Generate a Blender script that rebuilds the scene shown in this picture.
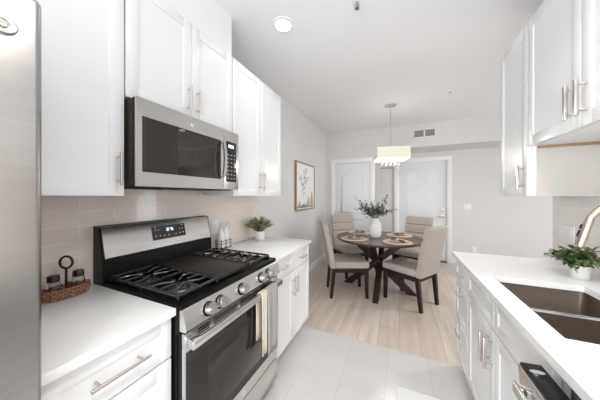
import bpy, bmesh, math, random
from mathutils import Vector, Matrix
random.seed(7)
S = bpy.context.scene
C = S.collection
for o in list(bpy.data.objects): bpy.data.objects.remove(o)
# ---------------- camera ----------------
YAW = math.atan(99/222)
cam = bpy.data.objects.new('camera', bpy.data.cameras.new('camera')); C.objects.link(cam)
cam.location = (0, 0, 1.372); cam.rotation_euler = (math.pi/2, 0, YAW)
cam.data.sensor_width = 36; cam.data.lens = 222/600*36; cam.data.shift_y = -4/600
cam.data.clip_start = .02
S.camera = cam
# ---------------- light ----------------
W = bpy.data.worlds.new('world'); S.world = W; W.use_nodes = True
bg = W.node_tree.nodes['Background']; bg.inputs[0].default_value = (.95, .975, 1.0, 1); bg.inputs[1].default_value = 1.65
def area(name, loc, rot, sx, sy, power, col=(1, .97, .94), shape='RECTANGLE'):
    l = bpy.data.lights.new(name, 'AREA'); l.shape = shape; l.size = sx; l.size_y = sy; l.energy = power; l.color = col
    o = bpy.data.objects.new(name, l); C.objects.link(o); o.location = loc; o.rotation_euler = rot; return o
area('added_fill_behind_camera', (-.3, -2.1, 1.1), (math.radians(98), 0, math.radians(-8)), 2.2, 1.6, 62, (.97, .985, 1))  # unseen soft lamp, added behind the camera to fill the kitchen
area('added_fill_dining', (4.7, 3.7, 1.3), (math.radians(100), 0, math.radians(106)), 2.2, 2.0, 48, (.96, .98, 1))  # unseen lamp added on the dining side to brighten the left wall
CEIL = 2.74
CANS = [(-.845, 1.565), (.36, .60), (.30, -1.1), (1.9, 3.2)]  # first one is in view, the rest are unseen and added for light
S.view_settings.view_transform = 'Standard'; S.view_settings.look = 'None'; S.view_settings.gamma = 1
S.view_settings.use_curve_mapping = False
S.view_settings.exposure = 0.48

# ---------------- materials ----------------
def mat(name, col, rough=.5, metal=0, **k):
    m = bpy.data.materials.new(name); m.use_nodes = True; nt = m.node_tree; b = nt.nodes['Principled BSDF']
    b.inputs['Base Color'].default_value = (*col, 1); b.inputs['Roughness'].default_value = rough; b.inputs['Metallic'].default_value = metal
    if 'coat' in k: b.inputs['Coat Weight'].default_value = k['coat']
    if 'spec' in k: b.inputs['Specular IOR Level'].default_value = k['spec']
    if 'trans' in k: b.inputs['Transmission Weight'].default_value = k['trans']
    if 'ior' in k: b.inputs['IOR'].default_value = k['ior']
    if 'emit' in k:
        b.inputs['Emission Color'].default_value = (*k.get('ecol', col), 1); b.inputs['Emission Strength'].default_value = k['emit']
    if 'alpha' in k: b.inputs['Alpha'].default_value = k['alpha']
    if 'noise' in k:   # (scale xyz, amount, second colour)
        sc, amt, c2 = k['noise']
        tc = nt.nodes.new('ShaderNodeTexCoord'); mp = nt.nodes.new('ShaderNodeMapping'); mp.inputs['Scale'].default_value = sc
        n = nt.nodes.new('ShaderNodeTexNoise'); n.inputs['Scale'].default_value = 1; n.inputs['Detail'].default_value = 5
        mx = nt.nodes.new('ShaderNodeMix'); mx.data_type = 'RGBA'
        mx.inputs[6].default_value = (*col, 1); mx.inputs[7].default_value = (*c2, 1)
        mr = nt.nodes.new('ShaderNodeMapRange'); mr.inputs[1].default_value = .35; mr.inputs[2].default_value = .7; mr.inputs[4].default_value = amt
        nt.links.new(tc.outputs['Object'], mp.inputs[0]); nt.links.new(mp.outputs[0], n.inputs[0]); nt.links.new(n.outputs[0], mr.inputs[0])
        nt.links.new(mr.outputs[0], mx.inputs[0]); nt.links.new(mx.outputs[2], b.inputs['Base Color'])
        if 'bump' in k:
            bp = nt.nodes.new('ShaderNodeBump'); bp.inputs['Strength'].default_value = k['bump']; bp.inputs['Distance'].default_value = .003
            nt.links.new(n.outputs[0], bp.inputs['Height']); nt.links.new(bp.outputs[0], b.inputs['Normal'])
    return m
def brick_mat(name, axes, bw, rh, mortar, c1, c2, cm, rough, offx=0, offy=0, freq=2, off=.5, noise=None, coat=0):
    m = mat(name, c1, rough, coat=coat); nt = m.node_tree; b = nt.nodes['Principled BSDF']
    tc = nt.nodes.new('ShaderNodeTexCoord'); sp = nt.nodes.new('ShaderNodeSeparateXYZ'); cb = nt.nodes.new('ShaderNodeCombineXYZ')
    nt.links.new(tc.outputs['Object'], sp.inputs[0])
    for i, (a, o) in enumerate(zip(axes, (offx, offy))):
        ad = nt.nodes.new('ShaderNodeMath'); ad.operation = 'ADD'; ad.inputs[1].default_value = o
        nt.links.new(sp.outputs[a], ad.inputs[0]); nt.links.new(ad.outputs[0], cb.inputs[i])
    br = nt.nodes.new('ShaderNodeTexBrick'); br.offset = off; br.offset_frequency = freq
    for k, v in (('Scale', 1), ('Mortar Size', mortar), ('Mortar Smooth', .1), ('Brick Width', bw), ('Row Height', rh), ('Bias', 0)): br.inputs[k].default_value = v
    br.inputs['Color1'].default_value = (*c1, 1); br.inputs['Color2'].default_value = (*c2, 1); br.inputs['Mortar'].default_value = (*cm, 1)
    nt.links.new(cb.outputs[0], br.inputs['Vector'])
    out = br.outputs['Color']
    if noise:
        sc, amt, c3 = noise
        mp = nt.nodes.new('ShaderNodeMapping'); mp.inputs['Scale'].default_value = sc; nt.links.new(tc.outputs['Object'], mp.inputs[0])
        n = nt.nodes.new('ShaderNodeTexNoise'); n.inputs['Scale'].default_value = 1; n.inputs['Detail'].default_value = 6; nt.links.new(mp.outputs[0], n.inputs[0])
        mr = nt.nodes.new('ShaderNodeMapRange'); mr.inputs[1].default_value = .4; mr.inputs[2].default_value = .75; mr.inputs[4].default_value = amt
        nt.links.new(n.outputs[0], mr.inputs[0])
        mx = nt.nodes.new('ShaderNodeMix'); mx.data_type = 'RGBA'; mx.inputs[7].default_value = (*c3, 1)
        nt.links.new(mr.outputs[0], mx.inputs[0]); nt.links.new(out, mx.inputs[6]); out = mx.outputs[2]
    nt.links.new(out, b.inputs['Base Color'])
    bp = nt.nodes.new('ShaderNodeBump'); bp.invert = True; bp.inputs['Strength'].default_value = .35; bp.inputs['Distance'].default_value = .002
    nt.links.new(br.outputs['Fac'], bp.inputs['Height']); nt.links.new(bp.outputs[0], b.inputs['Normal'])
    return m
M = {}
M['wall'] = mat('wall_paint', (.675, .665, .655), .85, noise=((3, 3, 3), .15, (.65, .63, .61)))
M['ceil'] = mat('ceiling_paint', (.82, .825, .84), .9, noise=((2, 2, 2), .15, (.84, .84, .84)))
M['trim'] = mat('trim_paint', (.80, .80, .805), .4)
M['door'] = mat('door_paint', (.76, .77, .79), .45)
M['cab'] = mat('cabinet_paint', (.80, .805, .81), .32)
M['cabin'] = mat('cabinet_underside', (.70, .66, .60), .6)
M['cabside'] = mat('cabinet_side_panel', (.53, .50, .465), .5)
M['quartz'] = mat('white_quartz', (.90, .90, .895), .12, noise=((2.2, 5, 3), .35, (.76, .76, .76)))
M['steel'] = mat('brushed_stainless', (.60, .575, .55), .28, 1, noise=((1.5, 1.5, 160), .35, (.52, .50, .475)))
M['steelh'] = mat('stainless_front', (.66, .645, .63), .25, 1, noise=((60, 2, 160), .3, (.56, .54, .52)))
M['fridge'] = mat('fridge_stainless', (.42, .40, .385), .3, 1, noise=((1.5, 1.5, 160), .35, (.36, .34, .325)))
M['knobm'] = mat('satin_steel_knob', (.50, .48, .46), .38, 1)
M['sink'] = mat('sink_steel', (.34, .29, .245), .36, 1, noise=((80, 3, 80), .4, (.27, .23, .19)))
M['nickel'] = mat('brushed_nickel', (.58, .54, .50), .3, 1)
M['gold'] = mat('champagne_bronze', (.50, .42, .345), .28, 1)
M['chrome'] = mat('chrome', (.8, .8, .8), .12, 1)
M['black'] = mat('black_enamel', (.005, .005, .005), .28, spec=.14)
M['iron'] = mat('cast_iron', (.030, .028, .027), .26, spec=.8)
M['griddle'] = mat('griddle_plate', (.036, .029, .025), .5, spec=.3, noise=((12, 12, 12), .5, (.026, .021, .018)))
M['brown'] = mat('painted_steel_side', (.05, .038, .028), .45, spec=.3)
M['glass'] = mat('dark_oven_glass', (.012, .010, .009), .05, spec=.45)
M['mglass'] = mat('microwave_glass', (.020, .015, .012), .04, spec=.6)
M['rack'] = mat('oven_cavity', (.026, .022, .020), .12, spec=.4)
M['display'] = mat('display_panel', (.015, .013, .013), .15)
M['led'] = mat('display_digits', (.5, .75, 1), .4, emit=1.6, ecol=(.5, .75, 1))
M['print'] = mat('panel_print', (.5, .5, .5), .5)
M['wood'] = mat('dark_walnut_wood', (.018, .010, .007), .45, spec=.25, noise=((30, 30, 3), .6, (.034, .018, .012)))
M['ttop'] = mat('table_walnut_top', (.085, .046, .029), .25, noise=((4, 40, 4), .6, (.05, .027, .018)))
M['fabric'] = mat('oatmeal_linen', (.43, .38, .34), .9, noise=((260, 260, 260), .5, (.35, .305, .27)), bump=.4)
M['ceramic'] = mat('white_ceramic', (.80, .79, .77), .35)
M['leaf'] = mat('eucalyptus_leaf', (.060, .085, .048), .5, noise=((25, 25, 25), .8, (.13, .16, .10)))
M['leaf2'] = mat('fresh_leaf', (.06, .10, .03), .5, noise=((25, 25, 25), .8, (.17, .23, .09)))
M['leaf3'] = mat('thyme_leaf', (.24, .29, .14), .6, noise=((25, 25, 25), .8, (.46, .48, .28)))
M['stem'] = mat('stem', (.12, .09, .05), .7)
M['soil'] = mat('soil', (.05, .035, .025), .95)
M['placemat'] = mat('woven_placemat', (.62, .50, .40), .8, noise=((120, 120, 120), .5, (.50, .39, .30)), bump=.4)
M['plate'] = mat('stoneware_plate', (.55, .46, .39), .35)
M['napkin'] = mat('napkin_linen', (.10, .075, .065), .9)
M['napw'] = mat('napkin_light', (.62, .58, .54), .9)
M['bronze'] = mat('oil_rubbed_bronze', (.035, .028, .024), .4, .6)
M['jar'] = mat('clear_glass', (.95, .95, .95), .03, trans=1.0, ior=1.45)
M['spice'] = mat('jar_contents', (.16, .10, .07), .8, noise=((70, 70, 70), .8, (.3, .2, .14)))
M['towelc'] = mat('cream_towel', (.66, .59, .49), .95, noise=((200, 200, 200), .5, (.56, .5, .41)), bump=.5)
M['towelg'] = mat('grey_towel', (.40, .385, .36), .95, noise=((30, 120, 160), .8, (.26, .25, .235)), bump=.5)
M['plastic'] = mat('white_plastic', (.82, .82, .80), .4)
M['mat'] = mat('white_slab', (.86, .86, .84), .7)
M['vent'] = mat('vent_slat', (.30, .29, .285), .6)
M['shade'] = mat('fabric_shade', (.80, .78, .66), .8, emit=.10, ecol=(1, .96, .78))
M['diff'] = mat('lit_diffuser', (1, 1, 1), .5, emit=1.3, ecol=(1, .98, .93))
M['crystal'] = mat('crystal', (.95, .95, .95), .02, trans=.9, ior=1.5)
M['can'] = mat('lit_can_lens', (1, 1, 1), .5, emit=5, ecol=(1, .97, .93))
M['fwood'] = mat('oak_frame', (.33, .21, .12), .5, noise=((60, 60, 4), .6, (.24, .15, .085)))
M['paper'] = mat('art_paper', (.80, .80, .80), .8)
M['ink'] = mat('art_ink', (.19, .18, .17), .9)
M['artb'] = mat('art_beige', (.48, .40, .30), .9)
M['gasket'] = mat('grey_gasket', (.18, .18, .18), .7)
M['splash'] = brick_mat('subway_tile_left', (1, 2), .30, .0763, .0018, (.76, .675, .62), (.80, .72, .665), (.90, .87, .83), .16, offx=.03, offy=-.914, noise=((3, 14, 14), .3, (.70, .61, .555)), coat=.4)
M['wicker'] = brick_mat('wicker', (1, 2), .020, .0090, .0016, (.50, .25, .155), (.34, .155, .09), (.07, .03, .02), .7, off=.5)
M['floork'] = brick_mat('kitchen_floor_tile', (1, 0), .56, .31, .0020, (.585, .565, .55), (.60, .58, .565), (.49, .465, .45), .22, offx=-2.155+.56*8, offy=.09+.31*10, off=.5, noise=((2, 5, 1), .35, (.52, .50, .485)))
M['floord'] = brick_mat('oak_plank_floor', (1, 0), 1.25, .185, .0022, (.57, .485, .415), (.67, .595, .525), (.36, .28, .22), .35, off=.37, noise=((16, 1.6, 1), .9, (.48, .385, .315)))

# ---------------- builders ----------------
def BM(): return bmesh.new()
def box(bm, x0, x1, y0, y1, z0, z1, bev=0, seg=2, mtx=None):
    g = bmesh.ops.create_cube(bm, size=1)['verts']
    cx, cy, cz = (x0+x1)/2, (y0+y1)/2, (z0+z1)/2
    for v in g:
        v.co = Vector((v.co.x*(x1-x0)+cx, v.co.y*(y1-y0)+cy, v.co.z*(z1-z0)+cz))
    if bev > 0:
        es = {e for v in g for e in v.link_edges}
        r = bmesh.ops.bevel(bm, geom=list(es), offset=bev, segments=seg, affect='EDGES', profile=.5)
        g = list({v for f in r['faces'] for v in f.verts} | {v for v in g if v.is_valid})
    if mtx: bmesh.ops.transform(bm, matrix=mtx, verts=g)
    return g
def prism(bm, pts, a0, a1, axis='y'):
    """extrude a 2D outline (in the plane without axis) from a0 to a1"""
    def P(p, a):
        return {'y': (p[0], a, p[1]), 'x': (a, p[0], p[1]), 'z': (p[0], p[1], a)}[axis]
    A = [bm.verts.new(P(p, a0)) for p in pts]; B = [bm.verts.new(P(p, a1)) for p in pts]
    n = len(pts); fs = [bm.faces.new(A), bm.faces.new(B[::-1])]
    for i in range(n): fs.append(bm.faces.new((A[i], B[i], B[(i+1) % n], A[(i+1) % n])))
    bmesh.ops.recalc_face_normals(bm, faces=fs); return A+B
def tube(bm, pts, r, seg=10, cap=True, closed=False):
    pts = [Vector(p) for p in pts]; n = len(pts); rs = r if isinstance(r, (list, tuple)) else [r]*n
    rings = []; up = None
    for i, p in enumerate(pts):
        if closed: t = (pts[(i+1) % n]-pts[i-1]).normalized()
        else: t = ((pts[min(i+1, n-1)]-pts[max(i-1, 0)])).normalized()
        if up is None:
            up = Vector((0, 0, 1)) if abs(t.z) < .9 else Vector((1, 0, 0))
        a = t.cross(up).normalized(); b = a.cross(t).normalized(); up = b
        rings.append([bm.verts.new(p + (a*math.cos(2*math.pi*k/seg)+b*math.sin(2*math.pi*k/seg))*rs[i]) for k in range(seg)])
    fs = []
    m = n if closed else n-1
    for i in range(m):
        A, B = rings[i], rings[(i+1) % n]
        for k in range(seg): fs.append(bm.faces.new((A[k], A[(k+1) % seg], B[(k+1) % seg], B[k])))
    if cap and not closed: fs += [bm.faces.new(rings[0][::-1]), bm.faces.new(rings[-1])]
    for f in fs: f.smooth = True
    bmesh.ops.recalc_face_normals(bm, faces=fs)
def lathe(bm, prof, c=(0, 0, 0), seg=24, axis='z', wob=None, cap=True):
    rings = []
    for (r, h) in prof:
        ring = []
        for k in range(seg):
            a = 2*math.pi*k/seg; rr = r*(wob(a) if wob else 1)
            q = {'z': (rr*math.cos(a), rr*math.sin(a), h), 'x': (h, rr*math.cos(a), rr*math.sin(a)), 'y': (rr*math.cos(a), h, rr*math.sin(a))}[axis]
            ring.append(bm.verts.new(Vector(q)+Vector(c)))
        rings.append(ring)
    fs = []
    for A, B in zip(rings, rings[1:]):
        for k in range(seg): fs.append(bm.faces.new((A[k], A[(k+1) % seg], B[(k+1) % seg], B[k])))
    for ring, (r, h) in ((rings[0], prof[0]), (rings[-1], prof[-1])):
        if r > 1e-5 and cap: fs.append(bm.faces.new(ring))
    for f in fs: f.smooth = True
    bmesh.ops.recalc_face_normals(bm, faces=fs)
def obj(name, bm, m, parent=None, smooth=False, flat_caps=True):
    me = bpy.data.meshes.new(name); bmesh.ops.remove_doubles(bm, verts=bm.verts, dist=1e-6); bm.to_mesh(me); bm.free()
    me.materials.append(M[m] if isinstance(m, str) else m)
    if smooth:
        for p in me.polygons: p.use_smooth = True
    try: me.set_sharp_from_angle(angle=math.radians(38))
    except Exception: pass
    o = bpy.data.objects.new(name, me); C.objects.link(o)
    if parent is not None:
        o.parent = parent
        if parent.type == 'EMPTY': o.matrix_parent_inverse = parent.matrix_basis.inverted()
    return o
def tag(o, label, cat, group=None, kind=None):
    o['label'] = label; o['category'] = cat
    if group: o['group'] = group
    if kind: o['kind'] = kind
    return o
def thing(name, label, cat, loc=(0, 0, 0), group=None):
    o = bpy.data.objects.new(name, None); o.empty_display_size = .1; C.objects.link(o); o.location = loc
    return tag(o, label, cat, group)
def struct(name, bm, m, parent=None):
    o = obj(name, bm, m, parent)
    o['kind'] = 'structure'
    return o
def copy_tree(o, parent=None):
    c = o.copy(); C.objects.link(c)
    if parent is not None:
        c.parent = parent; c.matrix_parent_inverse = o.matrix_parent_inverse.copy()
    for ch in list(o.children): copy_tree(ch, c)
    return c

# ---------------- the room ----------------
LW = -1.478; RW = 1.05; YB = -1.9; KE = 2.27; BY = 4.75; DY = 5.40; RX = -.45
b = BM(); box(b, -1.7, 2.0, YB, 2.155, -.06, 0); struct('floor', b, 'floork')
b = BM(); box(b, -1.7, 5.2, 2.155, 6.0, -.06, 0); box(b, 2.0, 5.2, YB, 2.155, -.06, 0); struct('floor_dining', b, 'floord')
b = BM(); box(b, -1.7, 5.2, YB, 6.0, CEIL, CEIL+.08); struct('ceiling', b, 'ceil')
b = BM(); box(b, LW-.12, LW, YB, BY+.1, 0, CEIL); struct('wall_left', b, 'wall')
b = BM(); box(b, RW, RW+.12, YB, KE, 0, CEIL); struct('wall_right', b, 'wall')
# back wall: left part with closet opening, recess return, header and recessed wall with entry opening
CX0, CX1, CZ = -1.285, -.535, 2.085     # closet opening
EX0, EX1, EZ = -.02, .905, 2.12         # entry opening
NX0, NX1, NZ = -.385, -.12, 2.0       # narrow opening
b = BM(); box(b, LW, CX0, BY, BY+.12, 0, CEIL); box(b, CX1, RX, BY, BY+.12, 0, CEIL); box(b, CX0, CX1, BY, BY+.12, CZ, CEIL)
box(b, RX-.1, RX, BY+.12, DY, 0, CEIL); struct('wall_back', b, 'wall')
b = BM(); box(b, RX, 5.2, BY, DY, 2.30, CEIL); struct('wall_soffit', b, 'wall')
b = BM(); box(b, RX, NX0, DY, DY+.12, 0, CEIL); box(b, NX0, NX1, DY, DY+.12, NZ, CEIL); box(b, NX1, EX0, DY, DY+.12, 0, CEIL)
box(b, EX0, EX1, DY, DY+.12, EZ, CEIL); box(b, EX1, 5.2, DY, DY+.12, 0, CEIL); struct('wall_entry', b, 'wall')
b = BM(); box(b, 5.2, 5.32, YB, 6.0, 0, CEIL); struct('wall_dining_unseen', b, 'wall')  # unseen wall, added to cut the light entering from the dining side
# trims
def casing(name, x0, x1, z, y, w=.085, parent=None):
    b = BM(); t = .018
    box(b, x0-w, x0, y-t, y, 0, z+w, .004); box(b, x1, x1+w, y-t, y, 0, z+w, .004); box(b, x0-w, x1+w, y-t-.001, y, z, z+w, .004)
    box(b, x0-.0, x0+.012, y-.004, y+.11, 0, z); box(b, x1-.012, x1, y-.004, y+.11, 0, z); box(b, x0, x1, y-.004, y+.11, z-.012, z)
    return struct(name, b, 'trim')
casing('trim_1', CX0, CX1, CZ, BY, .085)
casing('trim_2', EX0, EX1, EZ, DY, .08)
b = BM(); box(b, NX1-.008, NX1+.004, DY-.012, DY, 0, NZ+.012); box(b, NX0, NX1, DY-.012, DY, NZ, NZ+.012); struct('trim_3', b, 'gasket')
def baseboard(name, x0, x1, y0, y1):
    b = BM(); box(b, x0, x1, y0, y1, 0, .12, .003); struct(name, b, 'trim')
baseboard('baseboard_left', LW, LW+.014, 2.165, BY)
baseboard('baseboard_back', EX1+.08, 5.2, DY-.014, DY)
baseboard('baseboard_right', RW-.0, RW+.12, KE, KE+.014)
# closet door, arched two-panel
def door_slab(b, x0, x1, y, z0, z1, panels, arch=False, rec=.008, bw=.014):
    """slab whose front face is at y (towards -Y) with moulded panels"""
    box(b, x0, x1, y, y+.04, z0, z1, .002)
    for (px0, px1, pz0, pz1, ar) in panels:
        pts = [(px0, pz0), (px1, pz0), (px1, pz1)]
        if ar:
            n = 14
            for i in range(1, n):
                t = i/n; xx = px1+(px0-px1)*t
                zz = pz1 + ar*(.5-.5*math.cos(2*math.pi*t)) ** .8
                pts.append((xx, zz))
        pts.append((px0, pz1))
        P3 = [(p[0], y-.006, p[1]) for p in pts]
        tube(b, P3, bw*.55, 6, closed=True)
        cx = sum(p[0] for p in pts)/len(pts); cz = (pz0+pz1)/2
        ins = [(cx+(p[0]-cx)*(1-.05/(px1-px0)*2), cz+(p[1]-cz)*(1-.05/(pz1-pz0)*2)) for p in pts]
        prism(b, ins, y-.005, y+.003, 'y')
def hinge(parent, x, y, z):
    b = BM(); tube(b, [(x, y-.006, z-.045), (x, y-.006, z+.045)], .007, 8); obj('hinge', b, 'chrome', parent)
b = BM(); x0, x1 = CX0+.014, CX1-.014
door_slab(b, x0, x1, BY+.02, .012, CZ-.016, [(x0+.13, x1-.13, 1.02, 1.80, .09), (x0+.13, x1-.13, .22, .88, 0)])
d = struct('door_1', b, 'door')
for z in (.25, 1.05, 1.87): hinge(d, x0+.006, BY+.018, z)
b = BM(); lathe(b, [(.0, -.06), (.022, -.058), (.028, -.045), (.022, -.028), (.01, -.022), (.01, -.004), (.028, -.003), (.028, .0)], (x1-.06, BY+.02, .95), 16, 'y'); obj('door_knob', b, 'nickel', d)
# entry door, six panels
b = BM(); x0, x1 = EX0+.014, EX1-.014; w = x1-x0; ps = []
for (za, zb) in ((1.62, 1.93), (.86, 1.50), (.18, .74)):
    ps += [(x0+.12, x0+w/2-.055, za, zb, 0), (x0+w/2+.055, x1-.12, za, zb, 0)]
door_slab(b, x0, x1, DY+.02, .02, EZ-.016, ps, bw=.004)
d = struct('door_2', b, 'door')
for z in (.25, 1.05, 1.87): hinge(d, x0+.006, DY+.018, z)
hx = .835
b = BM(); lathe(b, [(.0, -.022), (.026, -.02), (.031, -.006), (.031, 0)], (hx, DY+.02, 1.09), 20, 'y'); box(b, hx-.004, hx+.004, DY-.012, DY+.0, 1.075, 1.105); obj('deadbolt', b, 'nickel', d)
b = BM(); box(b, hx-.034, hx+.034, DY+.006, DY+.02, .915, .985, .006); tube(b, [(hx, DY+.01, .95), (hx, DY-.03, .95), (hx-.02, DY-.038, .95), (hx-.10, DY-.036, .95)], .009, 10); obj('door_lever', b, 'nickel', d)
b = BM(); box(b, EX0, EX1, DY-.01, DY+.1, 0, .016, .003); obj('threshold', b, 'bronze', d)
b = BM(); box(b, NX0+.002, NX1-.01, DY+.006, DY+.04, .01, NZ-.004, .002); struct('door_3', b, 'wall')
# backsplash
b = BM(); box(b, LW, LW+.008, .2, 2.175, .9145, 1.60); struct('wall_tile_left', b, 'splash')
M['splash2'] = brick_mat('subway_tile_right', (1, 2), .30, .0763, .0018, (.78, .745, .72), (.81, .775, .75), (.90, .88, .865), .18, offx=.08, offy=-.914, coat=.3)
b = BM(); box(b, RW-.008, RW, -1.0, KE, .9145, 1.60); struct('wall_tile_right', b, 'splash2')
# soffit chase above the microwave cabinet
b = BM(); box(b, LW, -1.175, .612, 1.345, 2.44, CEIL); struct('wall_chase', b, 'ceil')

# ---------------- cabinets ----------------
def bar_pull(parent, X, sx, y0, y1, z0, z1, r=.0058, off=.034, label=None, square=False, mt='nickel'):
    """bar handle between (y0,z0) and (y1,z1), front plane X, facing sx"""
    b = BM(); xo = X+sx*off; a = Vector((xo, y0, z0)); c = Vector((xo, y1, z1)); dd = (c-a)
    if square:
        if abs(y1-y0) > abs(z1-z0): box(b, xo-r*.9, xo+r*.9, y0, y1, z0-r, z0+r, .0015)
        else: box(b, xo-r*.9, xo+r*.9, y0-r, y0+r, z0, z1, .0015)
    else: tube(b, [a, c], r, 12)
    for t in (.14, .86):
        p = a+dd*t; tube(b, [(X-sx*.001, p.y, p.z), (xo, p.y, p.z)], r*.75, 8)
    o = obj('handle', b, mt, parent); return o
def shaker(name, parent, X, sx, y0, y1, z0, z1, fw=.058, t=.019, rec=.0045, g=.0016):
    """shaker front: stiles, rails and a recessed panel; back at X, faces sx"""
    y0 += g; y1 -= g; z0 += g; z1 -= g
    b = BM()
    xa, xb = sorted((X, X+sx*t)); pa, pb = sorted((X+sx*.002, X+sx*(t-rec)))
    fw2 = min(fw, (z1-z0)*.32)
    box(b, xa, xb, y0, y0+fw, z0, z1, .0012); box(b, xa, xb, y1-fw, y1, z0, z1, .0012)
    box(b, xa, xb, y0+fw-.001, y1-fw+.001, z0, z0+fw2, .0012); box(b, xa, xb, y0+fw-.001, y1-fw+.001, z1-fw2, z1, .0012)
    box(b, pa, pb, y0+fw-.003, y1-fw+.003, z0+fw2-.003, z1-fw2+.003)
    return obj(name, b, 'cab', parent)
TOP = 2.438; UB = 1.372
# left uppers: face plane of the doors at -1.165
def upper_left(y0, y1, z0, label, doors, handles, grp='white upper cabinets on the left wall'):
    t = thing('wall_cabinet', label, 'cabinet', (-1.32, (y0+y1)/2, z0), grp)
    b = BM(); box(b, LW+.001, -1.185, y0+.0008, y1-.0008, z0+.004, TOP, .0008); obj('body', b, 'cab', t)
    b = BM(); box(b, LW+.015, -1.20, y0+.018, y1-.018, z0+.001, z0+.0045); obj('bottom_panel', b, 'cabin', t)
    ys = [y0+(y1-y0)*i/doors for i in range(doors+1)]
    for i in range(doors):
        d = shaker('door', t, -1.184, 1, ys[i], ys[i+1], z0, TOP)
        hy = handles[i]; bar_pull(d, -1.165, 1, hy, hy, z0+handles[-1][0], z0+handles[-1][1])
    return t
upper_left(.244, .610, UB, 'tall single-door white upper cabinet left of the microwave, beside the refrigerator', 1, [.580, (.045, .195)])
upper_left(.614, 1.343, 1.838, 'short two-door white upper cabinet directly above the microwave', 2, [.945, 1.012, (.045, .195)])
upper_left(1.347, 2.112, UB, 'two-door white upper cabinet right of the microwave, above the thyme pot', 2, [1.700, 1.758, (.055, .215)])
# left bases
def base_cab(y0, y1, X, sx, label, grp, nm='base_cabinet', kick=.075, hole=None):
    wall = LW+.001 if sx > 0 else RW-.001
    t = thing(nm, label, 'cabinet', ((X+wall)/2, (y0+y1)/2, 0), grp)
    b = BM(); xa, xb = sorted((wall, X-sx*.020))
    if hole: box(b, xa, xb, y0+.001, y1-.001, .11, .66, .0008)
    else: box(b, xa, xb, y0+.001, y1-.001, .11, .883, .0008)
    xc = X-sx*(.02+kick); xa, xb = sorted((wall, xc)); box(b, xa, xb, y0+.001, y1-.001, 0, .11)
    if hole:
        xa, xb = sorted((X-sx*.020, X-sx*.038)); box(b, xa, xb, y0+.001, y1-.001, .65, .883)
    obj('body', b, 'cab', t); return t
XF = -.856
t = base_cab(.246, .620, XF, 1, 'narrow white base cabinet between the refrigerator and the range', 'white base cabinets on the left wall')
d = shaker('drawer', t, XF-.019, 1, .246, .620, .712, .872, .045); bar_pull(d, XF, 1, .345, .515, .795, .795)
d = shaker('drawer', t, XF-.019, 1, .246, .620, .415, .708); bar_pull(d, XF, 1, .345, .515, .60, .60)
d = shaker('drawer', t, XF-.019, 1, .246, .620, .115, .411); bar_pull(d, XF, 1, .345, .515, .31, .31)
t = base_cab(1.403, 2.150, XF, 1, 'two-door two-drawer white base cabinet past the range, end facing the dining area', 'white base cabinets on the left wall')
ym = (1.403+2.150)/2
for (a, c) in ((1.403, ym), (ym, 2.150)):
    d = shaker('drawer', t, XF-.019, 1, a, c, .712, .872, .045); bar_pull(d, XF, 1, (a+c)/2-.07, (a+c)/2+.07, .795, .795)
for i, (a, c) in enumerate(((1.403, ym), (ym, 2.150))):
    d = shaker('door', t, XF-.019, 1, a, c, .115, .708); hy = ym+(-.035 if i == 0 else .035); bar_pull(d, XF, 1, hy, hy, .505, .66)
b = BM(); box(b, LW+.0085, -.831, .24, .622, .884, .914, .002); tag(obj('countertop', b, 'quartz'), 'short white quartz countertop left of the range, holding the wicker basket', 'countertop')
b = BM(); box(b, LW+.0085, -.831, 1.401, 2.157, .884, .914, .002); tag(obj('countertop', b, 'quartz'), 'white quartz countertop right of the range, holding the bottles and thyme pot', 'countertop')
# right bases
XR = .424
G2 = 'white base cabinets under the sink counter'
t = base_cab(1.832, 2.172, XR, -1, 'white three-drawer base cabinet at the dining end of the sink counter', G2)
for (z0, z1, hz) in ((.712, .872, .782), (.415, .708, .635), (.115, .411, .335)):
    d = shaker('drawer', t, XR+.019, -1, 1.832, 2.172, z0, z1, .045); bar_pull(d, XR, -1, 1.93, 2.07, hz, hz, r=.0042, off=.026)
t = base_cab(.918, 1.830, XR, -1, 'white two-door sink base cabinet beside the dishwasher', G2, hole=True)
for (a, c) in ((.918, 1.374), (1.374, 1.830)):
    shaker('false_front', t, XR+.019, -1, a, c, .712, .872, .045)
for i, (a, c) in enumerate(((.918, 1.374), (1.374, 1.830))):
    d = shaker('door', t, XR+.019, -1, a, c, .115, .708); hy = 1.392 if i == 0 else 1.448
    bar_pull(d, XR, -1, hy, hy, .51, .665, r=.0075, square=True)
b = BM()
def slab_hole(b, x0, x1, y0, y1, z0, z1, hx0, hx1, hy0, hy1):
    xs = [x0, hx0, hx1, x1]; ys = [y0, hy0, hy1, y1]; V = {}
    for k, z in enumerate((z0, z1)):
        for i, x in enumerate(xs):
            for j, y in enumerate(ys): V[i, j, k] = b.verts.new((x, y, z))
    for i in range(3):
        for j in range(3):
            if (i, j) == (1, 1): continue
            for k in (0, 1): b.faces.new([V[i, j, k], V[i+1, j, k], V[i+1, j+1, k], V[i, j+1, k]])
    def side(p, q): b.faces.new([V[p+(0,)], V[q+(0,)], V[q+(1,)], V[p+(1,)]])
    for i in range(3): side((i, 0), (i+1, 0)); side((i, 3), (i+1, 3)); side((0, i), (0, i+1)); side((3, i), (3, i+1))
    for p, q in (((1, 1), (2, 1)), ((1, 2), (2, 2)), ((1, 1), (1, 2)), ((2, 1), (2, 2))): side(p, q)
    bmesh.ops.recalc_face_normals(b, faces=b.faces)
SX0, SX1, SY0, SY1 = .488, .858, 1.0, 1.615
slab_hole(b, .40, RW-.0085, -.35, 2.196, .884, .914, SX0, SX1, SY0, SY1)
tag(obj('countertop', b, 'quartz'), 'long white quartz countertop with the sink cut into it', 'countertop')
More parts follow.
